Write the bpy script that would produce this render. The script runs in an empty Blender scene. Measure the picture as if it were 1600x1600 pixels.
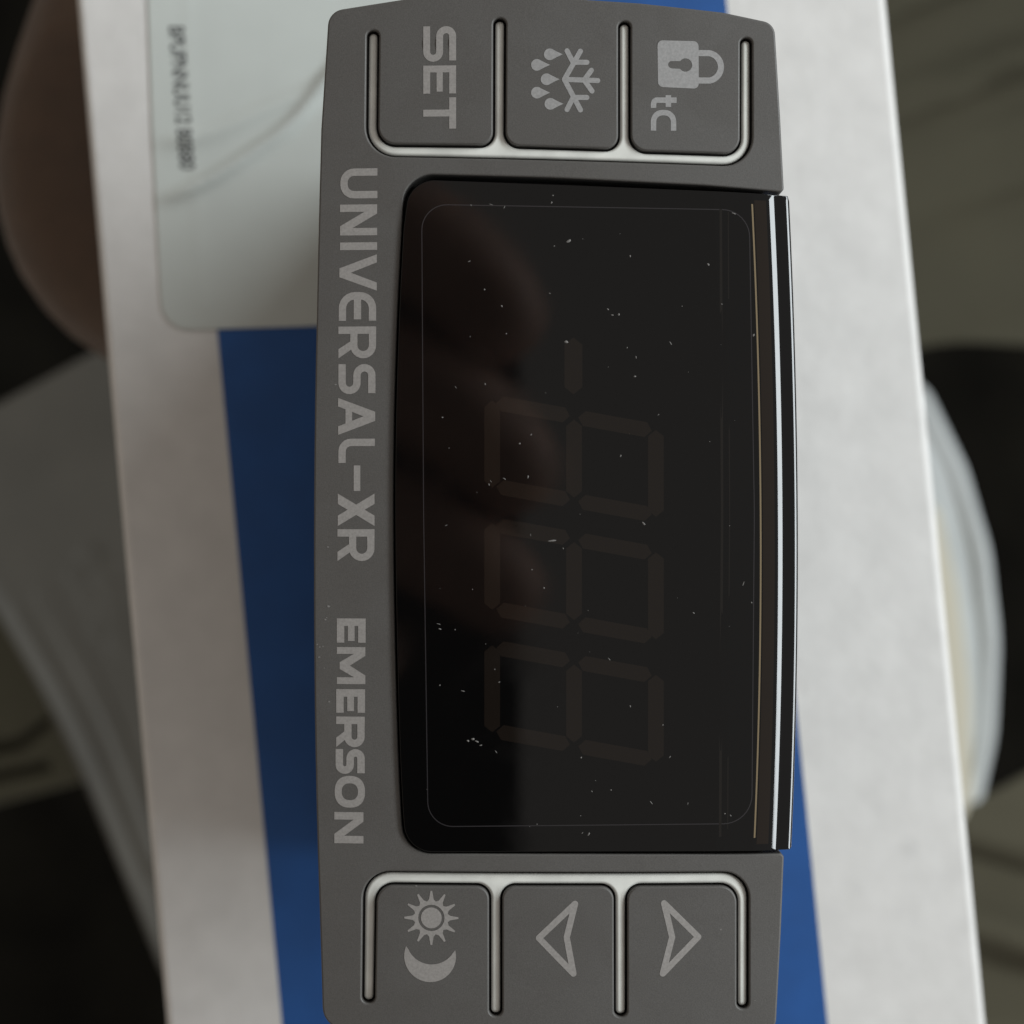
import bpy, math, random
import numpy as np
from mathutils import Vector
from mathutils.geometry import delaunay_2d_cdt

random.seed(4)
rng = np.random.default_rng(4)
SC = bpy.context.scene
COL = SC.collection

# ------------------------------------------------------------ camera, world, lamps, exposure
D = 0.17                       # metres from the lens to the face of the controller
K = 0.0742 / 1600              # metres per photo pixel at the face
def unit(z):                   # metres per photo pixel at depth z
    return K * (D - z) / D

cd = bpy.data.cameras.new('camera')
cam = bpy.data.objects.new('camera', cd); COL.objects.link(cam)
cam.location = (0, 0, D)
cd.sensor_width = 36; cd.sensor_height = 36
cd.lens = 18 / (0.0371 / D)
cd.clip_start = 0.001; cd.clip_end = 20
cd.dof.use_dof = True
cd.dof.focus_distance = D
cd.dof.aperture_fstop = cd.lens / 2.3
SC.camera = cam

w = bpy.data.worlds.new('World'); SC.world = w; w.use_nodes = True
wn = w.node_tree.nodes; wl = w.node_tree.links
bg = wn['Background']
tc = wn.new('ShaderNodeTexCoord'); sx = wn.new('ShaderNodeSeparateXYZ')
mr = wn.new('ShaderNodeMapRange'); mr.inputs[1].default_value = -0.6; mr.inputs[2].default_value = 0.9
cr = wn.new('ShaderNodeValToRGB')
cr.color_ramp.elements[0].color = (0.72, 0.64, 0.55, 1)
cr.color_ramp.elements[1].color = (1.0, 1.0, 1.0, 1)
wl.new(tc.outputs['Generated'], sx.inputs[0]); wl.new(sx.outputs[0], mr.inputs[0])
wl.new(mr.outputs[0], cr.inputs[0]); wl.new(cr.outputs[0], bg.inputs[0])
bg.inputs[1].default_value = 0.36

def area(name, loc, target, sx_, sy_, power, col):
    l = bpy.data.lights.new(name, 'AREA'); l.shape = 'RECTANGLE'; l.size = sx_; l.size_y = sy_
    l.energy = power; l.color = col
    o = bpy.data.objects.new(name, l); COL.objects.link(o); o.location = loc
    o.rotation_euler = (Vector(target) - Vector(loc)).to_track_quat('-Z', 'Y').to_euler()   # local Y points up (world z), local X runs along world y
    return o
area('window_light', (0.45, 0.15, 0.266), (0, 0, -0.03), 0.64, 0.10, 3.55, (0.90, 0.97, 1.0))

SC.view_settings.view_transform = 'Standard'; SC.view_settings.look = 'None'
SC.view_settings.exposure = 0; SC.view_settings.gamma = 1
SC.view_settings.use_curve_mapping = False
SC.render.engine = 'CYCLES'

# ------------------------------------------------------------ materials
def mat(name, col, rough=0.5, noise=None, bump=None, var=0.0, spec=0.5, **kw):
    m = bpy.data.materials.new(name); m.use_nodes = True
    n = m.node_tree.nodes; l = m.node_tree.links
    p = n['Principled BSDF']
    p.inputs['Base Color'].default_value = (*col, 1)
    p.inputs['Roughness'].default_value = rough
    p.inputs['Specular IOR Level'].default_value = spec
    for k, v in kw.items(): p.inputs[k.replace('_', ' ')].default_value = v
    t = n.new('ShaderNodeTexCoord')
    if noise and var:
        nz = n.new('ShaderNodeTexNoise'); nz.inputs['Scale'].default_value = noise; nz.inputs['Detail'].default_value = 5
        r = n.new('ShaderNodeValToRGB')
        r.color_ramp.elements[0].position = 0.3; r.color_ramp.elements[1].position = 0.7
        r.color_ramp.elements[0].color = (*[c * (1 - var) for c in col], 1)
        r.color_ramp.elements[1].color = (*[min(1, c * (1 + var)) for c in col], 1)
        l.new(t.outputs['Object'], nz.inputs['Vector']); l.new(nz.outputs[0], r.inputs[0]); l.new(r.outputs[0], p.inputs['Base Color'])
    if bump:
        sc_, st, dist = bump
        nb = n.new('ShaderNodeTexNoise'); nb.inputs['Scale'].default_value = sc_; nb.inputs['Detail'].default_value = 3
        b = n.new('ShaderNodeBump'); b.inputs['Strength'].default_value = st; b.inputs['Distance'].default_value = dist
        l.new(t.outputs['Object'], nb.inputs['Vector']); l.new(nb.outputs[0], b.inputs['Height']); l.new(b.outputs[0], p.inputs['Normal'])
    return m

M = {
 'face': mat('grey_plastic', (0.104, 0.098, 0.092), 0.5, 11000, (12000, 0.3, 0.00003), 0.14),
 'print': mat('pale_print', (0.315, 0.295, 0.28), 0.55, 6000, None, 0.12),
 'print2': mat('pale_key_print', (0.33, 0.322, 0.318), 0.55, 6000, None, 0.12),
 'rib': mat('light_rubber', (0.82, 0.82, 0.77), 0.3, 500, None, 0.10),
 'lens': mat('dark_gloss_window', (0.0028, 0.0026, 0.0026), 0.035, None, (300, 0.05, 0.00002), IOR=1.47),
 'seg': mat('unlit_segment', (0.0112, 0.0082, 0.0064), 0.035, IOR=1.47),
 'line': mat('window_line', (0.032, 0.029, 0.031), 0.15),
 'warm_glint': mat('painted_warm_glint', (0.22, 0.165, 0.095), 0.3),  # tan colour stands in for a warm reflection
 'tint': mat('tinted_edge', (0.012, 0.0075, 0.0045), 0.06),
 'crease_sheen': mat('painted_crease_sheen', (0.0105, 0.0088, 0.0075), 0.1),  # brownish colour stands in for the reflection along the creases
 'black': mat('black_plastic', (0.012, 0.012, 0.012), 0.5),
 'dust': mat('dust', (0.20, 0.19, 0.18), 0.8),
 'card': mat('white_card', (0.77, 0.75, 0.725), 0.55, 260, (220, 0.35, 0.0004), 0.045),
 'blue': mat('blue_ink', (0.014, 0.090, 0.31), 0.5, 160, (130, 0.25, 0.0004), 0.10),
 'ink': mat('black_ink', (0.06, 0.06, 0.062), 0.6, 900, None, 0.3),
}
def smudge(m, scale, lo, hi):
    n = m.node_tree.nodes; l = m.node_tree.links
    t = n.new('ShaderNodeTexCoord'); a = n.new('ShaderNodeTexNoise'); a.inputs['Scale'].default_value = scale; a.inputs['Detail'].default_value = 6; a.inputs['Distortion'].default_value = 1.5
    q = n.new('ShaderNodeMapRange'); q.inputs[1].default_value = 0.4; q.inputs[2].default_value = 0.7; q.inputs[3].default_value = lo; q.inputs[4].default_value = hi
    l.new(t.outputs['Object'], a.inputs['Vector']); l.new(a.outputs[0], q.inputs[0]); l.new(q.outputs[0], n['Principled BSDF'].inputs['Roughness'])
smudge(M['lens'], 90, 0.03, 0.10); smudge(M['seg'], 90, 0.03, 0.10); smudge(M['face'], 120, 0.42, 0.62)
def stain(m, px, py, rad, dark_):   # a faint thumb mark with its own place on the card
    n = m.node_tree.nodes; l = m.node_tree.links; p = n['Principled BSDF']
    t = n.new('ShaderNodeTexCoord'); mp = n.new('ShaderNodeMapping'); S = unit(-0.062)
    mp.inputs['Location'].default_value = (-(px - 800) * S / (rad * S), -(800 - py) * S / (rad * S), 0); mp.inputs['Scale'].default_value = (1 / (rad * S), 1 / (rad * S), 0)
    nz = n.new('ShaderNodeTexNoise'); nz.inputs['Scale'].default_value = 400; ad = n.new('ShaderNodeMath'); ad.operation = 'ADD'
    ln = n.new('ShaderNodeVectorMath'); ln.operation = 'LENGTH'; r_ = n.new('ShaderNodeMapRange')
    r_.inputs[1].default_value = 0.7; r_.inputs[2].default_value = 1.6; r_.inputs[3].default_value = dark_; r_.inputs[4].default_value = 1.0
    mx = n.new('ShaderNodeVectorMath'); mx.operation = 'SCALE'
    src = p.inputs['Base Color'].links[0].from_socket
    l.new(t.outputs['Object'], mp.inputs[0]); l.new(mp.outputs[0], ln.inputs[0]); l.new(t.outputs['Object'], nz.inputs['Vector'])
    l.new(ln.outputs['Value'], ad.inputs[0]); l.new(nz.outputs[0], ad.inputs[1]); l.new(ad.outputs[0], r_.inputs[0])
    l.new(src, mx.inputs[0]); l.new(r_.outputs[0], mx.inputs['Scale']); l.new(mx.outputs[0], p.inputs['Base Color'])
stain(M['card'], 1420, 1325, 22, 0.88)
def sticker_mat():
    m = mat('white_label', (0.68, 0.715, 0.68), 0.30, 120, (150, 0.15, 0.0003), 0.03)
    n = m.node_tree.nodes; l = m.node_tree.links
    p = n['Principled BSDF']; tr = n.new('ShaderNodeBsdfTransparent'); mx = n.new('ShaderNodeMixShader')
    mx.inputs[0].default_value = 0.93
    l.new(tr.outputs[0], mx.inputs[1]); l.new(p.outputs[0], mx.inputs[2]); l.new(mx.outputs[0], n['Material Output'].inputs[0])
    return m
M['label'] = sticker_mat()

# ------------------------------------------------------------ helpers
def tag(o, label=None, cat=None, group=None, kind=None):
    if label: o['label'] = label
    if cat: o['category'] = cat
    if group: o['group'] = group
    if kind: o['kind'] = kind
    return o
def empty(name, loc=(0, 0, 0)):
    o = bpy.data.objects.new(name, None); COL.objects.link(o); o.location = loc; o.empty_display_size = 0.01
    return o
def link(name, verts, faces, mats, parent=None, normals=None, fmat=None, smooth=True, loc=(0, 0, 0)):
    me = bpy.data.meshes.new(name)
    me.from_pydata([tuple(map(float, v)) for v in verts], [], [tuple(map(int, f)) for f in faces])
    for m in (mats if isinstance(mats, (list, tuple)) else [mats]): me.materials.append(m)
    if fmat is not None: me.polygons.foreach_set('material_index', list(map(int, fmat)))
    if smooth: me.polygons.foreach_set('use_smooth', [True] * len(me.polygons))
    me.update()
    if normals is not None:
        me.normals_split_custom_set_from_vertices([tuple(map(float, n)) for n in normals])
    o = bpy.data.objects.new(name, me); COL.objects.link(o); o.location = loc
    if parent: o.parent = parent
    return o

def U(p):                       # photo pixel -> plane coordinates (origin at the picture's centre, y up)
    return (p[0] - 800.0, 800.0 - p[1])
def area2(P):
    P = np.asarray(P); x, y = P[:, 0], P[:, 1]
    return 0.5 * np.sum(x * np.roll(y, -1) - np.roll(x, -1) * y)
def inside(pts, poly):
    pts = np.asarray(pts, float); poly = np.asarray(poly, float)
    x, y = pts[:, 0], pts[:, 1]; c = np.zeros(len(pts), bool)
    j = len(poly) - 1
    for i in range(len(poly)):
        xi, yi = poly[i]; xj, yj = poly[j]
        if yi != yj:
            m = ((yi > y) != (yj > y)) & (x < (xj - xi) * (y - yi) / (yj - yi) + xi)
            c ^= m
        j = i
    return c
def rounded(pts, n=8):          # [(x, y, r)] -> polygon with filleted corners
    out = []; N = len(pts)
    for i in range(N):
        p = np.array(pts[i][:2], float); r = pts[i][2] if len(pts[i]) > 2 else 0
        a = np.array(pts[i - 1][:2], float) - p; b = np.array(pts[(i + 1) % N][:2], float) - p
        la, lb = np.linalg.norm(a), np.linalg.norm(b); a /= la; b /= lb
        if r <= 0: out.append(tuple(p)); continue
        ang = math.acos(max(-1, min(1, float(a @ b))))
        t = min(r / math.tan(ang / 2), la * 0.499, lb * 0.499); rr = t * math.tan(ang / 2)
        bis = (a + b) / np.linalg.norm(a + b); c = p + bis * (rr / math.sin(ang / 2))
        s, e = p + a * t, p + b * t
        a0 = math.atan2(*(s - c)[::-1]); a1 = math.atan2(*(e - c)[::-1])
        d = (a1 - a0 + math.pi) % (2 * math.pi) - math.pi
        for k in range(n + 1):
            th = a0 + d * k / n; out.append((c[0] + rr * math.cos(th), c[1] + rr * math.sin(th)))
    return out
def resample(P, step):
    out = []; N = len(P)
    for i in range(N):
        a = np.array(P[i], float); b = np.array(P[(i + 1) % N], float); L = np.linalg.norm(b - a)
        if L < 1e-6: continue
        k = max(1, int(math.ceil(L / step)))
        for j in range(k): out.append(tuple(a + (b - a) * j / k))
    return out
def offset(P, d):               # move each vertex to its left by d
    P = np.asarray(P, float); e = np.roll(P, -1, 0) - P
    e /= np.maximum(np.linalg.norm(e, axis=1, keepdims=True), 1e-9)
    nl = np.stack([-e[:, 1], e[:, 0]], 1); n0 = np.roll(nl, 1, 0); n = nl + n0
    n /= np.maximum(np.linalg.norm(n, axis=1, keepdims=True), 1e-9)
    c = np.clip(np.sum(n * nl, axis=1), 0.5, 1)
    return P + n * (d / c)[:, None], n
def cdt(loops, extra=(), cons=()):
    vs = []; ed = []
    for L in loops:
        s = len(vs); vs += [Vector((float(p[0]), float(p[1]))) for p in L]
        ed += [(s + i, s + (i + 1) % len(L)) for i in range(len(L))]
    for a, b in cons:
        s = len(vs); vs += [Vector(a), Vector(b)]; ed.append((s, s + 1))
    vs += [Vector((float(p[0]), float(p[1]))) for p in extra]
    r = delaunay_2d_cdt(vs, ed, [], 0, 1e-4)
    V = np.array([tuple(v) for v in r[0]]); T = np.array([f for f in r[2] if len(f) == 3])
    a, b, c = V[T[:, 0]], V[T[:, 1]], V[T[:, 2]]
    cr_ = (b[:, 0] - a[:, 0]) * (c[:, 1] - a[:, 1]) - (b[:, 1] - a[:, 1]) * (c[:, 0] - a[:, 0])
    T[cr_ < 0] = T[cr_ < 0][:, ::-1]
    T = T[np.abs(cr_) > 1e-6]
    return V, T
def sheet(pos, neg=(), extra=()):          # union of pos polygons minus neg polygons, triangulated
    V, T = cdt(list(pos) + list(neg), extra)
    cen = V[T].mean(1); k = np.zeros(len(T), bool)
    for p in pos: k |= inside(cen, p)
    for p in neg: k &= ~inside(cen, p)
    return V, T[k]
def fnormal(zf, X, Y, e=0.25):
    zx = (zf(X + e, Y) - zf(X - e, Y)) / (2 * e); zy = (zf(X, Y + e) - zf(X, Y - e)) / (2 * e)
    n = np.stack([-zx, -zy, np.ones_like(zx)], 1)
    return n / np.linalg.norm(n, axis=1, keepdims=True)
def print_sheet(name, pos, neg, zf, lift, m, parent, S=K, grid=None):
    extra = []
    if grid: extra = grid
    V, T = sheet(pos, neg, extra)
    X, Y = V[:, 0], V[:, 1]
    Z = zf(X, Y) + lift
    return link(name, np.stack([X, Y, Z], 1) * S, T, m, parent, fnormal(zf, X, Y))

def plate(outer, holes, zf, bevel, depth, hole_depth=None, grid=25, extra=(), cons=(), step=8, nb=5, cap=True):
    """slab with rounded rims; returns verts (plane units), faces, normals"""
    hole_depth = hole_depth or depth
    loops = []
    for i, L in enumerate([outer] + list(holes)):
        L = resample(L, step)
        if (area2(L) > 0) != (i == 0): L = L[::-1]
        loops.append(np.array(L))
    V = []; F = []; Nn = []
    insets = []
    def add(vs, ns):
        s = len(V); V.extend(vs.tolist()); Nn.extend(ns.tolist()); return s
    for li, L in enumerate(loops):
        dpt = depth if li == 0 else hole_depth
        rows = []
        for k in range(nb + 1):
            t = math.pi / 2 * k / nb
            P, n = offset(L, bevel * (1 - math.sin(t)))
            if k == 0: insets.append(P)
            z = zf(P[:, 0], P[:, 1]) - bevel * (1 - math.cos(t))
            fn = fnormal(zf, P[:, 0], P[:, 1])
            out = np.concatenate([-n, np.zeros((len(n), 1))], 1)
            nn = fn * math.cos(t) + out * math.sin(t)
            rows.append(add(np.concatenate([P, z[:, None]], 1), nn))
        P, n = offset(L, 0); z = zf(P[:, 0], P[:, 1]) - dpt
        out = np.concatenate([-n, np.zeros((len(n), 1))], 1)
        rows.append(add(np.concatenate([P, z[:, None]], 1), out))
        m = len(L)
        for a, b in zip(rows[:-1], rows[1:]):
            for i in range(m):
                j = (i + 1) % m
                F.append((a + i, b + i, b + j, a + j))
    ex = list(extra)
    if grid:
        O = loops[0]; x0, y0 = O.min(0); x1, y1 = O.max(0)
        gx, gy = np.meshgrid(np.arange(x0 + grid / 2, x1, grid), np.arange(y0 + grid / 2, y1, grid))
        ex += list(zip(gx.ravel(), gy.ravel()))
    if ex:
        ex = np.array(ex); k = inside(ex, offset(loops[0], bevel + 1)[0])
        for H in loops[1:]: k &= ~inside(ex, offset(H, bevel + 1)[0])
        ex = ex[k]
    T2, T = cdt(insets, ex, cons)
    cen = T2[T].mean(1); k = inside(cen, insets[0])
    for H in insets[1:]: k &= ~inside(cen, H)
    T = T[k]
    s = add(np.concatenate([T2, zf(T2[:, 0], T2[:, 1])[:, None]], 1), fnormal(zf, T2[:, 0], T2[:, 1]))
    F += [(s + a, s + b, s + c) for a, b, c in T]
    if cap:
        C2, T = cdt([loops[0]]); cen = C2[T].mean(1); T = T[inside(cen, loops[0])]
        s = add(np.concatenate([C2, (zf(C2[:, 0], C2[:, 1]) - depth)[:, None]], 1), np.tile([[0, 0, -1.0]], (len(C2), 1)))
        F += [(s + c, s + b, s + a) for a, b, c in T]
    return np.array(V), F, np.array(Nn)
def subset(V, F, N, keep):
    Fk = [F[i] for i in keep]; used = sorted({v for f in Fk for v in f}); mp = {v: i for i, v in enumerate(used)}
    return V[used], [tuple(mp[v] for v in f) for f in Fk], N[used]

def UP(pts): return [U(p) if len(p) == 2 else (*U(p), p[2]) for p in pts]
flat = lambda x, y: np.zeros_like(np.asarray(x, float))

# ------------------------------------------------------------ the carton under the controller
ZB = -0.062; KB = unit(ZB)
def smooth_curve(pts, n=10):
    P = [np.array(p, float) for p in pts]; P = [2 * P[0] - P[1]] + P + [2 * P[-1] - P[-2]]; out = []
    for i in range(1, len(P) - 2):
        for k in range(n):
            t = k / n
            out.append(tuple(0.5 * ((2 * P[i]) + (-P[i-1] + P[i+1]) * t + (2*P[i-1] - 5*P[i] + 4*P[i+1] - P[i+2]) * t*t + (-P[i-1] + 3*P[i] - 3*P[i+1] + P[i+2]) * t**3)))
    out.append(tuple(P[-2])); return out
carton = empty('cardboard_box', (0, 0, ZB))
tag(carton, 'white cardboard box with a wide blue stripe, lying under the grey controller', 'box')
def lx(y): return 117 + 0.0878 * y
def rx(y): return 1385 + 0.0975 * y
def bl(y): return 291 + 0.0935 * y
def br(y): return 1135 + 0.0990 * y
yt, yb = -330, 1920
box_o = rounded(UP([(lx(yt), yt - 20, 12), (rx(yt), yt, 12), (rx(yb), yb, 12), (lx(yb), yb - 20, 12)]), 6)
def zbox(x, y):
    x = np.asarray(x, float); y = np.asarray(y, float)
    return 1.6 * np.sin(x / 210 + y / 700) + 1.1 * np.sin(y / 330 + 1.0)
cons = [(U((bl(yt - 40), yt - 40)), U((bl(yb + 40), yb + 40))), (U((br(yt - 40), yt - 40)), U((br(yb + 40), yb + 40)))]
V, F, N = plate(box_o, [], zbox, 13, 30e-3 / KB, grid=40, cons=cons, step=25)
fm = []
for f in F:
    c = V[list(f)].mean(0); px, py = c[0] + 800, 800 - c[1]
    fm.append(1 if (len(f) == 3 and N[f[0]][2] > 0.5 and bl(py) < px < br(py)) else 0)
link('panel', V * KB, F, [M['card'], M['blue']], carton, N, fm)
# label stuck on the box
def ridge(x, y, pts, w_, h_):
    P = np.array([U(p) for p in smooth_curve(pts, 6)]); d = np.full(np.shape(x), 1e9); sg = np.zeros(np.shape(x))
    for a, b in zip(P[:-1], P[1:]):
        e = b - a; L = np.linalg.norm(e); e = e / L
        rx_, ry_ = x - a[0], y - a[1]; t = np.clip(rx_ * e[0] + ry_ * e[1], 0, L)
        dx, dy = rx_ - t * e[0], ry_ - t * e[1]; dd = np.hypot(dx, dy)
        d = np.minimum(d, dd)
    return h_ * np.exp(-(d / w_) ** 2)
def zlab(x, y):
    x = np.asarray(x, float); y = np.asarray(y, float)
    t = np.clip((x - (222 - 800) - 8) / 70, 0, 1); t = t * t * (3 - 2 * t)
    return (zbox(x, y) + t * (ridge(x, y, [(170, 330), (250, 312), (320, 285), (400, 235), (470, 178), (560, 60)], 11, 12)
            + ridge(x, y, [(180, 228), (260, 222), (330, 208), (420, 170), (540, 110), (640, 40)], 13, 7)
            - ridge(x, y, [(180, 290), (250, 282), (330, 250), (420, 200), (520, 110)], 24, 2.5)
            + ridge(x, y, [(292, -40), (300, 200), (318, 480)], 10, 0.5)))
lab_o = rounded(UP([(222, -260), (238, 200, 900), (254, 517, 46), (480, 510), (660, 500, 30), (640, -260)]), 8)
stk_V, stk_F, stk_N = plate(lab_o, [], lambda x, y: zlab(x, y) + 3.2, 0.8, 2.6, grid=9, step=10, nb=3, cap=False)
stk = link('label_sticker', stk_V * KB, stk_F, M['label'], carton, stk_N)
stk['label'] = 'creased white paper label with a dark printed code'
fc = bpy.data.curves.new('printed_code', 'FONT'); fc.body = 'BPUPNNUU12 B0B80'; fc.size = 34 * KB; fc.space_character = 0.98; fc.offset = 0.45 * KB
to = bpy.data.objects.new('tmp', fc); COL.objects.link(to)
dg = bpy.context.evaluated_depsgraph_get(); me = bpy.data.meshes.new_from_object(to.evaluated_get(dg))
xs = np.array([v.co[:] for v in me.vertices]); wlen = xs[:, 0].max()
s = 225 * KB / wlen
for v in me.vertices:
    u, vv = v.co.x * s / KB, v.co.y / KB
    px, py = 264 + u * 0.078 + vv, 40 + u
    X, Y = U((px, py)); z = float(zlab(np.array([X]), np.array([Y]))[0]) + 3.55
    v.co = (X * KB, Y * KB, z * KB)
me.materials.append(M['ink']); bpy.data.objects.remove(to)
co = bpy.data.objects.new('printed_code', me); COL.objects.link(co); co.parent = stk

# ------------------------------------------------------------ the controller
ctrl = empty('temperature_controller', (0, 0, 0))
tag(ctrl, 'grey plastic refrigeration controller with dark display and six keys, standing on the box', 'controller')
def zface(x, y):
    x = np.asarray(x, float); y = np.asarray(y, float)
    return -0.00013 * (x - 90) ** 2 - 0.000004 * y ** 2

left_edge = [(500, 1500), (492.5, 1250), (489, 1000), (489.5, 700), (495, 400), (500, 200)]
outl = ([(511, 14, 24), (700, -3, 0), (850, -6, 0), (1000, 3, 0), (1130, 17, 0), (1212, 33, 22), (1221, 180, 0), (1227, 298, 6),
         (1100, 288.5, 0), (860, 277, 0), (670, 271.5, 0)]
        )
win_left = smooth_curve([(629.5, 316), (621, 480), (615.5, 660), (614.5, 820), (617, 1000), (622, 1180), (627.5, 1292)], 4)
def arc(c, r, a0, a1, n=10):
    return [(c[0] + r * math.cos(math.radians(a0 + (a1 - a0) * i / n)), c[1] + r * math.sin(math.radians(a0 + (a1 - a0) * i / n))) for i in range(n + 1)]
outline = rounded([(500, 200), (512, 13, 26)] + [(640, -5), (700, -13), (860, -9), (920, -1), (1000, 4), (1130, 17), (1212, 33, 22), (1221, 180), (1227, 298, 6)]
                  + [(1100, 288.5), (860, 277)], 8)
outline += arc((675, 317), 45.5, -90, -178, 10)
outline += win_left[1:-1]
outline += arc((673, 1289), 45.5, 178, 90, 10)
outline += rounded([(900, 1335), (1227, 1336, 7), (1222, 1460), (1214, 1612, 16), (1100, 1620), (850, 1627), (600, 1620), (503, 1609, 34), (500, 1500)], 8)[:-1]
outline += smooth_curve(left_edge, 4)[:-1]
top_slot = rounded([(572, 44, 9.5), (592, 44, 9.5), (590, 222, 27), (770, 225.5, 20), (770.5, 27, 10), (791, 27, 10), (790, 226, 22),
                    (966, 232, 20), (966, 32, 9.8), (986, 32, 9.8), (986, 234, 25), (1157, 238.5, 25), (1157.5, 56, 9.5), (1177, 56, 9.5),
                    (1177, 259, 46), (570, 242, 48)], 9)
bot_slot = rounded([(566, 1363, 44), (1172, 1363.5, 42), (1172, 1579, 9.8), (1152, 1579, 9.8), (1152, 1386, 26), (980.5, 1386, 22), (980.5, 1590, 10),
                    (959.5, 1590, 10), (959, 1386, 20), (785, 1386, 20), (785, 1589, 10), (764, 1589, 10), (764, 1386, 20), (588, 1386, 27),
                    (585, 1571, 10), (564, 1571, 10)], 9)
oU = [U(p) for p in outline]; tU = [U(p) for p in top_slot]; bU = [U(p) for p in bot_slot]
HT, HB = 66, 1562
cons = [(U((575, HT)), U((1170, HT))), (U((575, HB)), U((1165, HB)))]
V, F, N = plate(oU, [tU, bU], zface, 3.2, 105, hole_depth=34, grid=24, cons=cons, step=5, cap=False)
keys = [('set_key', 581, 780.5, HT, 234), ('defrost_key', 780.5, 976, HT, 239), ('lock_key', 976, 1167, HT, 247),
        ('light_key', 576, 774.5, 1374, HB), ('down_arrow_key', 774.5, 970, 1374, HB), ('up_arrow_key', 970, 1162, 1374, HB)]
names = ['set_key', 'defrost_key', 'lock_key', 'day_night_key', 'arrow_key', 'arrow_key']
labs = ['key printed with the letters SET', 'key printed with drops and a half snowflake', 'key printed with a padlock and the letters tC',
        'key printed with a sun above a crescent moon', 'key printed with a hollow arrowhead pointing left', 'key printed with a hollow arrowhead pointing right']
cen = np.array([V[list(f)].mean(0) for f in F]); px = cen[:, 0] + 800; py = 800 - cen[:, 1]
own = np.full(len(F), -1)
for i, (nm, a, b, c, d) in enumerate(keys):
    own[(px > a) & (px < b) & (py > c) & (py < d)] = i
v_, f_, n_ = subset(V, F, N, np.where(own < 0)[0]); link('faceplate', v_ * K, f_, M['face'], ctrl, n_)
KEY = []
for i in range(6):
    v_, f_, n_ = subset(V, F, N, np.where(own == i)[0]); k = link(names[i], v_ * K, f_, M['face'], ctrl, n_); k['label'] = labs[i]; KEY.append(k)
# light rubber ribs at the bottom of the slots
for nm, L in (('rib_top', tU), ('rib_bottom', bU)):
    L = resample(L, 5)
    if area2(L) < 0: L = L[::-1]
    L2 = offset(L, 3.4)[0]
    v_, f_, n_ = plate(L2, [], lambda x, y: zface(x, y) - 8.5 - 0.004 * np.clip(-np.asarray(x, float), -250, 250), 5.6, 26, grid=0, step=6, nb=5)
    link('key_gasket', v_ * K, f_, M['rib'], ctrl, n_)
# housing: lip and long body
def boxmesh(x0, x1, y0, y1, z0, z1, r=10):
    L = [U(p) for p in rounded([(x0, y0, r), (x1, y0, r), (x1, y1, r), (x0, y1, r)], 5)]
    return plate(L, [], lambda x, y: np.full(np.shape(x), float(z1)), 2, z1 - z0, grid=0, step=60)
v_, f_, n_ = boxmesh(525, 1200, 44, 1575, -150, -70, 30)
link('housing', v_ * K, f_, M['black'], ctrl, n_)
for car in ([(556, 28, 8), (700, 14), (1000, 16), (1130, 31), (1186, 46, 8), (1186, 264, 8), (556, 264, 8)],
            [(552, 1348, 8), (1186, 1348, 8), (1184, 1592, 8), (1000, 1606), (700, 1606), (550, 1590, 8)]):
    v_, f_, n_ = plate([U(p) for p in rounded(car, 5)], [], lambda x, y: np.full(np.shape(x), -36.0), 2, 44, grid=0, step=60)
    link('key_carrier', v_ * K, f_, M['black'], ctrl, n_)
v_, f_, n_ = boxmesh(548, 1172, 60, 1540, ZB / K + 6, -149, 20)
link('body', v_ * K, f_, M['black'], ctrl, n_)

# display window
yy = np.array([300., 500., 700., 820., 1000., 1180., 1333.]); xr_ = np.array([1236., 1244., 1249., 1250.3, 1249., 1245.5, 1239.5])
def xright(y): return np.interp(800 - y, yy, xr_) - 800
cf = np.polyfit(yy, xr_, 3)
def xright(y): return np.polyval(cf, 800 - y) - 800
sl_d = [0, 2, 3, 5.5, 7.5, 9.5, 20, 24, 26, 33, 35, 57, 58.5, 60, 62, 63, 72, 108, 110, 120, 122, 400]
sl_a = [75, 50, 28, 25.5, 14, 9, 8, 14, 26.8, 25.4, 14, 10, 9, 8, 6, 4, 3.5, 3.0, 1.8, 1.8, 0.0, 0.0]
dd = np.arange(0, 400, 0.25); sl = np.tan(np.radians(np.interp(dd, sl_d, sl_a)))
zz = np.concatenate([[0], np.cumsum((sl[1:] + sl[:-1]) / 2 * 0.25)]); zz = zz - zz[-1]
def zlens(x, y):
    x = np.asarray(x, float); y = np.asarray(y, float)
    d = np.clip(xright(y) - x, 0, 399)
    return np.interp(d, dd, zz) - 3.0 - 0.000003 * y ** 2
ltop = [(1000, 293.5), (840, 286.5)]
YR = [1327 - 8.0 * i for i in range(128)]
lens = [(xright(800 - 304.5) + 797, 303.3), (1130, 298.7), (900, 289)]
lens += arc((679, 325), 44, -90, -176, 10)
lens += [(x + 5.0 if 0 else x + 3.2, y) for x, y in win_left[1:-1]]
lens += arc((676, 1287), 45, 178, 90, 10)
lens += [(900, 1331.5), (xright(800 - 1329) + 797, 1330.5)]
lens += [(xright(800 - y) + 800, y) for y in YR if y > 305]
lU = [U(p) for p in lens]
ys = np.array([y for y in YR if y > 305])
ds = np.concatenate([np.arange(2.4, 12, 0.8), np.arange(12, 22, 2.5), np.arange(21.5, 37, 0.8), np.arange(38, 57, 4), np.arange(57.5, 65, 0.7), [70, 90, 107, 109, 111, 120, 122, 124, 140]])
ex = [(xright(800 - y) - d, 800 - y) for y in ys for d in ds]
ex += [(x - 800., 800. - y) for x in np.arange(640, 1085, 40) for y in np.arange(310, 1328, 48)]
V, F, N = plate(lU, [], zlens, 1.2, 60, grid=0, extra=ex, step=12, cap=False)
win = link('display_window', V * K, F, M['lens'], ctrl, N)
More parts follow.
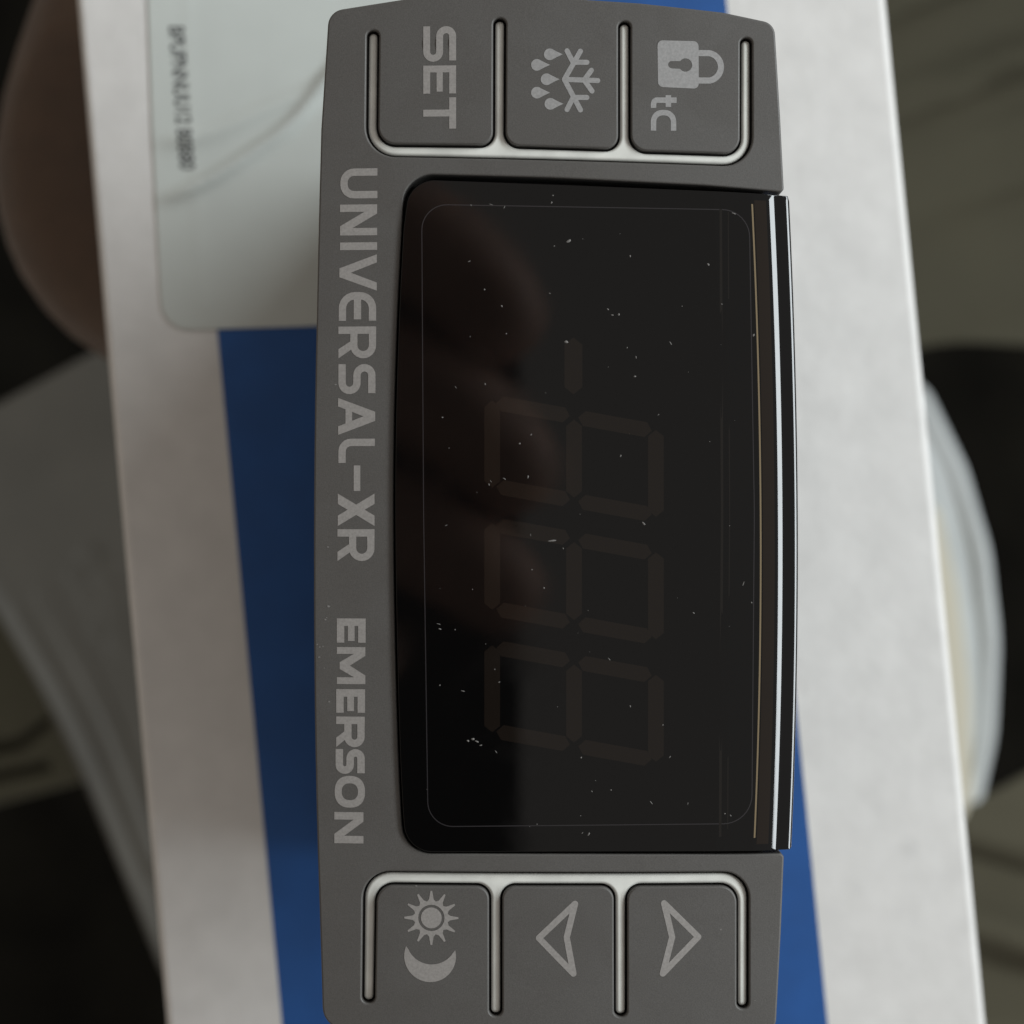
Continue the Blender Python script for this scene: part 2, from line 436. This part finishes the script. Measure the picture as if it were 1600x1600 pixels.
win['label'] = 'glossy black display window curving over one long side'
# fine moulded border line inside the window
bo = rounded([(658, 318, 40), (1172, 327, 44), (1180, 800, 2000), (1176, 1288, 46), (668, 1293, 40), (661, 800, 2500)], 10)
bl_ = resample([U(p) for p in bo], 20)
if area2(bl_) < 0: bl_ = bl_[::-1]
inn = offset(bl_, 1.5)[0]
def strip(d0, d1, y0, y1):
    q = np.arange(y0, y1 + 1, 16.0)
    return [(xright(800 - y) - d1, 800 - y) for y in q] + [(xright(800 - y) - d0, 800 - y) for y in q[::-1]]
print_sheet('painted_glint_line', [strip(59.6, 62.2, 318, 1310)], [], zlens, 0.3, M['warm_glint'], win)  # warm reflected line on the curved edge, painted as a tan strip
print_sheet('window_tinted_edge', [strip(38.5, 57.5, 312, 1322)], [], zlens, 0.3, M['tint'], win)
for x0, x1_, y0, y1 in ((1126.5, 1130.5, 326, 1308), (1139.5, 1141, 330, 1296)):
    print_sheet('painted_crease_sheen', [[U((x0 - 3, y1)), U((x1_ - 3, y1)), U((x1_, 800)), U((x1_ - 2, y0)), U((x0 - 2, y0)), U((x0, 800))]], [], zlens, 0.25, M['crease_sheen'], win)  # faint reflections at the slope changes, painted on as thin strips
print_sheet('window_border', [bl_], [[tuple(p) for p in inn]], zlens, 0.25, M['line'], win)

# seven-segment digits, unlit
def seg_poly(p, q, wd):
    p = np.array(U(p)); q = np.array(U(q)); e = (q - p) / np.linalg.norm(q - p); n = np.array([-e[1], e[0]]); h = wd / 2
    pts = [p + n * h + e * h * .8, p + e * 0, p - n * h + e * h * .8, q - n * h - e * h * .8, q, q + n * h - e * h * .8]
    return [tuple(v) for v in pts]
for k, y0 in enumerate((628, 819.5, 1011)):
    L = lambda x: y0 + .18 * (x - 769)
    Rr = lambda x: y0 + 131 + .18 * (x - 769)
    S = [seg_poly((769, L(769) - 4), (769, Rr(769) + 4), 27), seg_poly((897, L(897) + 3), (897, Rr(897) - 3), 27), seg_poly((1025, L(1025) - 4), (1025, Rr(1025) + 4), 27)]
    for f in (L, Rr):
        S += [seg_poly((774, f(774)), (892, f(892)), 26), seg_poly((902, f(902)), (1020, f(1020)), 26)]
    S = [offset(s if area2(s) > 0 else s[::-1], 1.2)[0].tolist() for s in S]
    print_sheet('display_digit', S, [], zlens, 0.2, M['seg'], win)
print_sheet('minus_segment', [seg_poly((896, 527), (896, 616), 28)], [], zlens, 0.2, M['seg'], win)

# dust and specks on the window
sp = [(889, 376, 5), (866, 384, 2), (985, 400, 2.6), (950, 483, 2.6), (957, 492, 2.2), (967, 491, 2.4), (1048, 536, 2.4), (980, 543, 1.8), (994, 558, 2), (992, 588, 2.6),
      (812, 693, 3), (830, 679, 2), (788, 748, 2), (825, 745, 3), (863, 845, 5), (829, 836, 2.2), (880, 857, 2), (831, 890, 1.8), (850, 919, 2), (885, 534, 4),
      (767, 752, 2.2), (764, 757, 2), (697, 821, 1.8), (691, 652, 2.2), (712, 605, 2), (758, 600, 2.2), (791, 521, 2.4), (784, 478, 3), (757, 452, 2), (733, 408, 2.4),
      (859, 458, 2.4), (1128, 475, 2), (1107, 413, 3), (1029, 648, 2), (970, 712, 2.4), (1006, 818, 3.2), (1084, 958, 2.4), (952, 1030, 2.4), (685, 975, 2.5), (687, 983, 2.6),
      (711, 984, 1.6), (687, 1071, 2), (723, 1080, 2.6), (773, 1046, 2), (780, 1066, 2.6), (731, 1158, 3.4), (739, 1155, 4.2), (745, 1159, 3), (751, 1165, 2.8), (775, 1175, 1.8),
      (985, 1104, 2.4), (1036, 1133, 2), (1047, 1183, 2.6), (908, 1184, 2.4), (955, 1235, 2.2), (925, 1237, 1.8), (1018, 1255, 2.8), (1075, 1256, 2.2), (920, 1304, 3), (910, 1302, 1.8),
      (1133, 1272, 2.2), (1142, 1275, 2.6), (1147, 333, 3.2), (1178, 523, 3), (1162, 912, 3.4), (1175, 942, 2), (864, 305, 2), (862, 316, 2.6), (767, 319, 2.4), (736, 320, 2), (788, 323, 1.8)]
for _ in range(30):
    sp.append((rng.uniform(645, 1170), rng.uniform(300, 1320), rng.uniform(0.7, 1.3)))
vs = []; fs = []
for (x, y, r) in sp:
    X, Y = U((x, y)); z = float(zlens(np.array([X]), np.array([Y]))[0])
    a0 = rng.uniform(0, 6.28); el = rng.choice([1.1, 1.6, 2.4, 4.5]); r *= rng.uniform(0.5, 0.72); n = 7; s = len(vs)
    for i in range(n):
        a = 2 * math.pi * i / n; rr = r * rng.uniform(.7, 1.15)
        u, v = rr * math.cos(a) * el ** .5, rr * math.sin(a) / el ** .5
        vs.append((X + u * math.cos(a0) - v * math.sin(a0), Y + u * math.sin(a0) + v * math.cos(a0), z + 0.1))
    vs.append((X, Y, z + min(1.2, r * .6)))
    fs += [(s + i, s + (i + 1) % n, s + n) for i in range(n)]
du = link('dust', np.array(vs) * K, fs, M['dust'], win, None, None, False)
tag(du, kind='stuff')

# ------------------------------------------------------------ printed lettering and symbols
def ribbon(pts, s, cap='butt'):
    P = np.array(pts, float); e = np.diff(P, axis=0); e /= np.linalg.norm(e, axis=1, keepdims=True)
    nl = np.stack([-e[:, 1], e[:, 0]], 1); n = np.concatenate([nl[:1], nl[:-1] + nl[1:], nl[-1:]])
    n /= np.linalg.norm(n, axis=1, keepdims=True)
    c = np.clip(np.concatenate([[1], np.sum(n[1:-1] * nl[1:], axis=1) if len(P) > 2 else [], [1]]), .4, 1)
    Lf = P + n * (s / 2 / c)[:, None]; Rt = P - n * (s / 2 / c)[:, None]
    out = [tuple(p) for p in Lf]
    if cap == 'round':
        a = math.atan2(nl[-1][1], nl[-1][0]); out += [(P[-1][0] + s / 2 * math.cos(a - t), P[-1][1] + s / 2 * math.sin(a - t)) for t in np.linspace(0, math.pi, 9)[1:-1]]
    out += [tuple(p) for p in Rt[::-1]]
    if cap == 'round':
        a = math.atan2(-nl[0][1], -nl[0][0]); out += [(P[0][0] + s / 2 * math.cos(a - t), P[0][1] + s / 2 * math.sin(a - t)) for t in np.linspace(0, math.pi, 9)[1:-1]]
    return out
def path(pts, n=6):             # open polyline with filleted corners
    q = [(p[0], p[1], p[2] if len(p) > 2 else 0) for p in pts]
    a = rounded([(q[0][0], q[0][1], 0)] + q[1:-1] + [(q[-1][0], q[-1][1], 0)], n)
    return a
def rect(x0, y0, x1, y1): return [(x0, y0), (x1, y0), (x1, y1), (x0, y1)]
def glyph(c, w, h, s):
    p, q = [], []
    if c == 'U': p = [ribbon(path([(s/2, h), (s/2, s/2, s*1.35), (w-s/2, s/2, s*1.35), (w-s/2, h)]), s)]
    elif c == 'N': p = [rect(0, 0, s, h), rect(w-s, 0, w, h), [(0.1, h-.01), (s*1.25, h-.01), (w-.1, 0.01), (w-s*1.25, 0.01)]]
    elif c == 'I': p = [rect(0, 0, w, h)]
    elif c == 'V': p = [[(0, h), (1.1*s, h), (w/2, 1.55*s), (w-1.1*s, h), (w, h), (w/2+.6*s, 0), (w/2-.6*s, 0)]]
    elif c == 'e': p = [ribbon(path([(w, h-s/2), (s/2, h-s/2, s*1.7), (s/2, s/2, s*1.7), (w, s/2)]), s), rect(s*.6, h/2-s/2, w*.95, h/2+s/2)]
    elif c == 'E': p = [rect(0, 0, s, h), rect(s*.5, 0.01, w, s), rect(s*.5, h/2-s*.45, w*.93, h/2+s*.45), rect(s*.5, h-s, w, h-.01)]
    elif c == 'F': p = [rect(0, 0, s, h), rect(s*.5, h-s, w, h)]
    elif c == 'R': p = [rect(0, 0, s, h), ribbon(path([(s*.4, h-s/2-.01), (w-s/2, h-s/2-.01, s*1.25), (w-s/2, h*.41, s*1.25), (s*.4, h*.41)]), s*.98),
                        [(w*.38, h*.43), (w*.38+s*1.15, h*.43), (w, 0), (w-1.25*s, 0)]]
    elif c == 'S': p = [ribbon(path([(w*.97, h-s/2), (s/2, h-s/2, s*1.2), (s/2, h/2, s*1.2), (w-s/2, h/2, s*1.2), (w-s/2, s/2, s*1.2), (0, s/2)]), s)]
    elif c == 'A': p = [[(0, 0), (w/2-.62*s, h), (w/2+.62*s, h), (w, 0), (w-1.15*s, 0), (w/2, h-1.6*s), (1.15*s, 0)], rect(w*.22, h*.2, w*.78, h*.2+s*.9)]
    elif c == 'L': p = [ribbon(path([(s/2, h), (s/2, s/2, s*1.2), (w, s/2)]), s)]
    elif c == '-': p = [rect(0, h*.42, w, h*.42+s*.9)]
    elif c == 'X': p = [[(0, 0), (1.4*s, 0), (w, h), (w-1.4*s, h)], [(0.05, h), (1.4*s, h), (w-.05, 0), (w-1.4*s, 0)]]
    elif c == 'M': p = [rect(0, 0, s*.9, h), rect(w-s*.9, 0, w, h), [(0.05, h), (s*1.15, h), (w/2, h*.46), (w-s*1.15, h), (w-.05, h), (w/2+.45*s, h*.1), (w/2-.45*s, h*.1)]]
    elif c == 'T': p = [rect(0, h-s, w, h), rect(w/2-s/2, 0, w/2+s/2, h-s*.5)]
    elif c == 'O':
        f = lambda a, b: [(w/2 + a*math.copysign(abs(math.cos(t))**.85, math.cos(t)), h/2 + b*math.copysign(abs(math.sin(t))**.85, math.sin(t))) for t in np.linspace(0, 2*math.pi, 33)[:-1]]
        p = [f(w/2, h/2)]; q = [f(w/2-s, h/2-s*.95)]
    elif c == 't': p = [ribbon(path([(s*.9, h), (s*.9, s/2, s*.9), (w, s/2)]), s), rect(0, h*.68-s/2, w*.92, h*.68+s/2)]
    elif c == 'C': p = [ribbon(path([(w, h-s/2), (s/2, h-s/2, s*1.6), (s/2, s/2, s*1.6), (w, s/2)]), s)]
    return p, q
def word(name, items, s, parent, m, lift=0.35):   # items: (char, y0, y1, x_base, x_top)
    P, Q = [], []
    for c, y0, y1, xb, xt in items:
        p, q = glyph(c, y1 - y0, xt - xb, s)
        f = lambda poly: [U((xb + v, y0 + u)) for u, v in poly]
        P += [f(a) for a in p]; Q += [f(a) for a in q]
    return print_sheet(name, P, Q, zface, lift, m, parent)
un = [('U', 261, 308, 530.5, 589), ('N', 317.5, 366, 530, 588.5), ('I', 377, 389, 530, 588.5), ('V', 396, 453, 529, 588), ('e', 455, 500, 528, 587), ('R', 509, 559, 527.5, 587),
      ('S', 568, 615, 527.5, 586), ('A', 621, 679, 527, 585.5), ('L', 685, 723, 527.5, 585), ('-', 727, 767, 527.5, 585), ('X', 771, 822, 526.5, 584.5), ('R', 827, 877, 526, 584.5)]
word('lettering', un, 11.6, ctrl, M['print'])['label'] = 'pale word UNIVERSAL-XR'
em = [('E', 967, 1005, 525, 570.5), ('M', 1012, 1070, 525, 570), ('E', 1078, 1115, 524, 569.5), ('R', 1121, 1169, 524, 569), ('S', 1172, 1211, 523, 569), ('O', 1214, 1264, 521.5, 569.5), ('N', 1271, 1320, 521, 567)]
word('lettering', em, 11.8, ctrl, M['print'])['label'] = 'pale word EMERSON'
word('set_lettering', [('S', 39.5, 95, 661, 712.5), ('E', 101, 145, 661, 712.5), ('T', 151, 200, 661, 712.5)], 10.8, KEY[0], M['print'])
tcP = []
word('lettering', [('t', 148, 168, 1017, 1057.5), ('C', 171, 203.5, 1017, 1057)], 8.6, KEY[2], M['print2'])
# padlock
UU = lambda P: [U(p) for p in P]
lock = [UU(rounded([(1027.5, 62, 8), (1092, 63, 8), (1092.5, 137.5, 8), (1028.5, 135, 8)], 5))]
sh = path([(1090, 81), (1100, 81), ]) 
shp = [(1090, 81.5)] + arc((1105.5, 103), 21.8, -80, 80, 14) + [(1090, 124.5)]
lock.append(UU(ribbon(shp, 9.6)))
keyhole = UU(arc((1071.5, 100.5), 10.5, -145, 145, 14) + [(1050, 106)] + arc((1050, 100), 5.8, 90, 270, 6)[1:-1] + [(1050, 94.5)])
print_sheet('padlock_symbol', lock, [keyhole], zface, 0.35, M['print2'], KEY[2])
# drops and half snowflake
ic = []
for cx, cy in ((859, 84.5), (839, 101), (854, 123.5), (839, 144.5), (860, 162)):
    ic.append(UU(arc((cx, cy), 9.2, 50, 310, 14) + [(cx + 13, cy - 3.4), (cx + 20.5, cy), (cx + 13, cy + 3.4)]))
sn = [[(882, 123.5), (907, 79.5)], [(896, 98), (886, 79)], [(896, 97), (917, 97)], [(882, 124), (907, 171.5)], [(896, 151), (886, 171)], [(896, 152), (917, 152)],
      [(882, 123.8), (934, 125.5)], [(913, 124.5), (924, 109.5)], [(913, 125), (925, 142)]]
ic += [UU(ribbon(a, 8.0, 'round')) for a in sn]
print_sheet('defrost_symbol', ic, [], zface, 0.35, M['print2'], KEY[1])
# sun and moon
sc0 = (673.7, 1435.5); star = []
for i in range(12):
    a = i * 30
    for da, r in ((-15, 26.5), (-7, 29.5), (-1.8, 42.5), (1.8, 42.5), (7, 29.5)):
        t = math.radians(a + da); star.append((sc0[0] + r * math.cos(t), sc0[1] + r * math.sin(t)))
print_sheet('sun_symbol', [UU(star)], [UU(arc(sc0, 20.6, 0, 345, 23))], zface, 0.35, M['print'], KEY[3])
print_sheet('sun_symbol', [UU(arc(sc0, 16.4, 0, 345, 23))], [], zface, 0.35, M['print'], KEY[3])
oc, orr = (671.7, 1495.5), 40.7; ih = [(636, 1481), (711, 1486)]
a0 = math.degrees(math.atan2(ih[1][1] - oc[1], ih[1][0] - oc[0])); a1 = math.degrees(math.atan2(ih[0][1] - oc[1], ih[0][0] - oc[0])) + 360
outer = arc(oc, orr, a0, a1, 26)
icn = (674, 1468.5); b1 = math.degrees(math.atan2(outer[-1][1] - icn[1], outer[-1][0] - icn[0])); b0 = math.degrees(math.atan2(outer[0][1] - icn[1], outer[0][0] - icn[0]))
inner = arc(icn, 40.0, b1, b0, 20)[1:-1]
print_sheet('moon_symbol', [UU(outer + inner)], [], zface, 0.35, M['print'], KEY[3])
# arrowheads
def hollow(pts, s):
    P = [U(p) for p in pts]; P = P if area2(P) > 0 else P[::-1]
    segs = [ribbon([P[i], P[(i + 1) % len(P)]], s, 'round') for i in range(len(P))]
    return segs
print_sheet('arrow_symbol', hollow([(842, 1466), (898.5, 1412.5), (885.5, 1465), (896, 1521.5)], 9.8), [], zface, 0.35, M['print'], KEY[4])
print_sheet('arrow_symbol', hollow([(1091.5, 1465), (1038, 1412), (1050.5, 1465), (1036, 1522)], 9.8), [], zface, 0.35, M['print'], KEY[5])
# scuffs on the rim
vs = []; fs = []
for (x, y, r) in [(512, 948, 3), (507, 969, 2.2), (509, 966, 1.8), (494, 1008, 1.6), (498, 1012, 1.8), (503, 1011, 1.6), (497, 1028, 2), (505, 1045, 1.4), (513, 1098, 2), (511, 855, 1.8), (523, 600, 2.2), (1127, 1454, 2.4), (1181, 1566, 1.6), (650, 1385.5, 2)]:
    X, Y = U((x, y)); z = float(zface(np.array([X]), np.array([Y]))[0]); s = len(vs); n = 6
    for i in range(n):
        a = 2 * math.pi * i / n; rr = r * .75 * rng.uniform(.7, 1.2); vs.append((X + rr * math.cos(a) * 1.2, Y + rr * math.sin(a) * .8, z + .35))
    fs.append(tuple(range(s, s + n)))
tag(link('lint', np.array(vs) * K, fs, M['dust'], ctrl, None, None, False), kind='stuff')

# ------------------------------------------------------------ blurred surroundings
def cloth(name, outline_px, z, zf, m, label, cat, kind=None, grid=22, thick=12, bevel=4):
    S = unit(z); o = empty(name, (0, 0, z)) if False else None
    L = [U(p) for p in outline_px]
    v, f, n = plate(L, [], zf, bevel, thick, grid=grid, step=20, nb=3)
    ob = link(name, v * S, f, m, None, n, loc=(0, 0, z))
    tag(ob, label, cat, kind=kind); return ob
olive = mat('olive_cloth', (0.066, 0.060, 0.038), 0.9, 25, None, 0.1)
olive2 = mat('olive_cloth_lower', (0.080, 0.072, 0.046), 0.9, 25, None, 0.1)
greyp = mat('grey_plastic_film', (0.072, 0.065, 0.053), 0.7, 40, None, 0.15)
dark = mat('dark_upholstery', (0.0075, 0.0068, 0.005), 0.9, 30, None, 0.5, 0.12)
clear = mat('frosted_plastic', (0.60, 0.63, 0.63), 0.45, 60, None, 0.08)
cream = mat('cream_card', (0.66, 0.62, 0.50), 0.6)
# seat under everything
Sg = unit(-0.62)
gx, gy = np.meshgrid(np.linspace(-1500, 1500, 60), np.linspace(-1500, 1500, 60))
gz = 14 * np.sin(gx / 170 + gy / 260) + 10 * np.sin(gy / 120 - gx / 300)
vv = np.stack([gx.ravel(), gy.ravel(), gz.ravel()], 1) * Sg
ff = [(i * 60 + j, i * 60 + j + 1, (i + 1) * 60 + j + 1, (i + 1) * 60 + j) for i in range(59) for j in range(59)]
g = link('ground', vv, ff, dark, None, None, loc=(0, 0, -0.62)); tag(g, kind='structure')
def folds(seed, ang, lam, amp):
    ca, sa = math.cos(math.radians(ang)), math.sin(math.radians(ang))
    r = np.random.default_rng(seed); ph = r.uniform(0, 6, 6)
    def f(x, y):
        x = np.asarray(x, float); y = np.asarray(y, float)
        u = x * ca + y * sa; v = -x * sa + y * ca
        q = v + 26 * np.sin(u / 210 + ph[0])
        return amp * (.55 + .45 * np.sin(u / 190 + v / 260 + ph[4])) * (1.25 * np.sin(q / lam * 6.28 + .8 * np.sin(v / 170 + ph[5]) + ph[2]) + .5 * np.sin(q / lam * 11.1 + u / 240 + ph[3]))
    return f
up = smooth_curve([(1250, -320), (1700, -360), (2000, -100), (1980, 300), (1900, 520), (1700, 542), (1500, 535), (1300, 540), (1220, 300)], 6)
cloth('olive_cloth', up, -0.30, folds(3, 24, 150, 24), olive, 'dull olive cloth with slanting folds beyond the upper right edge of the box', 'cloth')
lo = smooth_curve([(1300, 1250), (1480, 1262), (1560, 1235), (1700, 1180), (1900, 1150), (2050, 1500), (1950, 1900), (1600, 1980), (1280, 1900)], 6)
cloth('olive_cloth', lo, -0.27, folds(8, -8, 190, 26), olive2, 'dull olive cloth with level folds beside the lower right corner', 'cloth')
# frosted tray bulging out from behind the box
tray = empty('plastic_tray', (0, 0, -0.27)); tag(tray, 'frosted grey plastic tray bulging out from behind the right edge of the box', 'tray')
St = unit(-0.27)
tro = rounded([(1050, 560, 40), (1390, 560, 90), (1452, 610, 60), (1510, 730, 200), (1548, 860, 300), (1563, 1000, 400), (1557, 1150, 300), (1528, 1285, 60), (1440, 1330, 60), (1050, 1330, 40)], 8)
V, F, N = plate([U(p) for p in tro], [], lambda x, y: -8 + 4 * np.sin(np.asarray(y) / 70.), 16, 200, grid=40, step=20)
link('wall', V * St, F, clear, tray, N)
rim_o = [U(p) for p in tro]; rim_o = resample(rim_o, 20); rim_o = rim_o if area2(rim_o) > 0 else rim_o[::-1]
rim_i = [tuple(p) for p in offset(rim_o, 26)[0]]
V, F, N = plate(rim_o, [rim_i], lambda x, y: np.full(np.shape(x), 4.), 12, 24, grid=0, step=20)
link('rim', V * St, F, clear, tray, N)
stp = rounded([(1380, 780, 10), (1462, 790, 20), (1492, 920, 200), (1512, 1080, 300), (1516, 1240, 60), (1500, 1280, 10), (1380, 1280, 10)], 6)
V, F, N = plate([U(p) for p in stp], [], lambda x, y: np.full(np.shape(x), 26.), 6, 20, grid=0, step=20)
link('cream_insert', V * St, F, cream, tray, N)
# crumpled grey film on the left
fo = rounded([(-300, 790), (150, 548, 30), (300, 470), (520, 440), (520, 1700), (330, 1700), (250, 1505, 20), (140, 1238, 12), (78, 1105, 60), (-10, 945, 60), (-300, 850)], 5)
def zfilm(x, y):
    x = np.asarray(x, float); y = np.asarray(y, float)
    h = (ridge(x, y, [(-60, 870), (60, 1060), (150, 1240), (255, 1500)], 14, 10) + ridge(x, y, [(70, 930), (170, 1120), (250, 1330)], 10, -7)
         + ridge(x, y, [(30, 960), (130, 1150), (220, 1370)], 9, -5) + 2.5 * np.sin(x / 90 + y / 150))
    for cx, cy, rr in ((140, 868, 14), (118, 898, 9), (165, 915, 12), (135, 930, 8), (172, 962, 15), (150, 985, 8), (190, 1005, 13), (75, 940, 10)):
        X0, Y0 = U((cx, cy)); h = h - 9 * np.exp(-((x - X0) ** 2 + (y - Y0) ** 2) / rr ** 2)
    return h
cloth('grey_packaging', fo, -0.24, zfilm, greyp, 'flat dull grey plastic packaging with slanting straight edges left of the box', 'packaging', grid=9)
green = mat('olive_plastic', (0.098, 0.094, 0.060), 0.6, 30, None, 0.1)
gc = rounded([(-300, 820), (-30, 900, 30), (100, 1090, 30), (150, 1216, 18), (0, 1256), (-300, 1340)], 5)
sl = [[U(p) for p in rounded(q, 4)] for q in ([(-200, 1190, 6), (30, 1152, 8), (76, 1118, 8), (84, 1130, 8), (34, 1172, 8), (-200, 1214, 6)], [(-200, 1240, 6), (40, 1196, 8), (78, 1188, 6), (80, 1204, 6), (-200, 1262, 6)])]
v, f, n = plate([U(p) for p in gc], sl, flat, 5, 40, grid=30, step=20, nb=3)
tag(link('plastic_case', v * unit(-0.275), f, green, None, n, loc=(0, 0, -0.275)), 'blurred pale olive plastic case with dark slots at the lower left edge', 'case')

# ------------------------------------------------------------ hands (skinned skeletons)
def skin_mat(name, c): return mat(name, c, 0.5, 250, (900, 0.4, 0.0004), 0.12, Subsurface_Weight=0.08, Subsurface_Scale=0.002)
skin = skin_mat('skin', (0.080, 0.046, 0.027))
skin2 = skin_mat('skin_pale', (0.50, 0.30, 0.225))
def hand(name, palm, fingers, m, label):
    vs, es, rs = [], [], []
    def chain(pts, start=None):
        prev = start
        for (p, r) in pts:
            vs.append(p); rs.append(r); i = len(vs) - 1
            if prev is not None: es.append((prev, i))
            prev = i
        return prev
    chain(palm); root = len(palm) - 1
    for (att, pts) in fingers: chain(pts, att)
    me = bpy.data.meshes.new(name); me.from_pydata(vs, es, []); me.materials.append(m)
    o = bpy.data.objects.new(name, me); COL.objects.link(o)
    md = o.modifiers.new('skin', 'SKIN'); md.use_smooth_shade = True
    for i, r in enumerate(rs): me.skin_vertices[0].data[i].radius = (r, r)
    for i in range(len(vs)): me.skin_vertices[0].data[i].use_root = (i == 0)
    sb = o.modifiers.new('sub', 'SUBSURF'); sb.levels = 2; sb.render_levels = 2
    tag(o, label, 'hand'); return o
def H(px, py, z): S = unit(z); X, Y = U((px, py)); return (X * S, Y * S, z)
zh = -0.115
palm = [(H(560, -620, zh - .03), .022), (H(420, -330, zh - .02), .019), (H(290, -80, zh - .010), .0160), (H(160, 190, zh - .006), .0150)]
fing = [
 (3, [(H(150, 320, zh - .002), .0140), (H(190, 440, zh), .0125), (H(380, 540, zh + .003), .0085), (H(560, 560, zh + .012), .007)]),
 (2, [(H(470, 240, zh - .003), .0098), (H(640, 300, zh), .0088), (H(820, 330, zh + .004), .008), (H(930, 340, zh + .012), .007)]),
 (2, [(H(560, 60, zh - .003), .0098), (H(740, 90, zh), .0088), (H(920, 110, zh + .004), .008), (H(1020, 120, zh + .012), .007)]),
 (1, [(H(620, -150, zh), .0095), (H(800, -130, zh), .0085), (H(960, -120, zh + .003), .0078), (H(1050, -110, zh + .01), .007)]),
 (1, [(H(560, -330, zh + .004), .0095), (H(720, -420, zh + .006), .008), (H(840, -450, zh + .008), .007)]),
]
hand('hand', palm, fing, skin, 'bare hand steadying the box from behind its upper left edge')

# the phone that took the picture and the fingers on it, seen only mirrored in the display window
zp = D + 0.020
v, f, n = plate([tuple(p) for p in rounded([(-1650, -2500, 180), (26, -2500, 180), (26, 900, 180), (-1650, 900, 180)], 8)], [], flat, 20, 160, grid=0, step=200)
ph = link('phone', v * K * 1.0, f, M['black'], None, n, loc=(0, 0, zp + 160 * K))
tag(ph, 'black phone held above, mirrored as a dark shape in the display window', 'phone')

def HP(mx, my, z):             # where a point mirrored at photo pixel (mx, my) really is
    f = (z + D) / D
    return ((mx - 800) * K * f, (800 - my) * K * f, z)
zq = D + 0.013
palm2 = [(HP(-900, 1500, zq + .02), .030), (HP(-560, 1180, zq + .016), .026), (HP(-200, 900, zq + .012), .022), (HP(60, 700, zq + .010), .019)]
fing2 = [
 (3, [(HP(360, 300, zq + .002), .0115), (HP(560, 310, zq), .0108), (HP(730, 410, zq - .001), .0100), (HP(830, 560, zq - .001), .0084)]),
 (3, [(HP(370, 540, zq + .002), .0115), (HP(590, 560, zq), .0108), (HP(760, 670, zq - .001), .0098), (HP(850, 800, zq - .001), .0082)]),
 (3, [(HP(360, 760, zq + .002), .0108), (HP(580, 800, zq), .0098), (HP(740, 880, zq - .001), .0090), (HP(840, 980, zq - .001), .0075)]),
 (2, [(HP(150, 1000, zq + .004), .0085), (HP(360, 1010, zq + .001), .0072), (HP(520, 1010, zq), .0068), (HP(640, 1030, zq), .0060)]),
 (1, [(HP(-240, 1300, zq), .013), (HP(20, 1330, zq - .002), .011), (HP(230, 1290, zq - .002), .0095)]),
]
hand('hand', palm2, fing2, skin2, 'hand holding the phone, faintly mirrored in the left half of the display window')
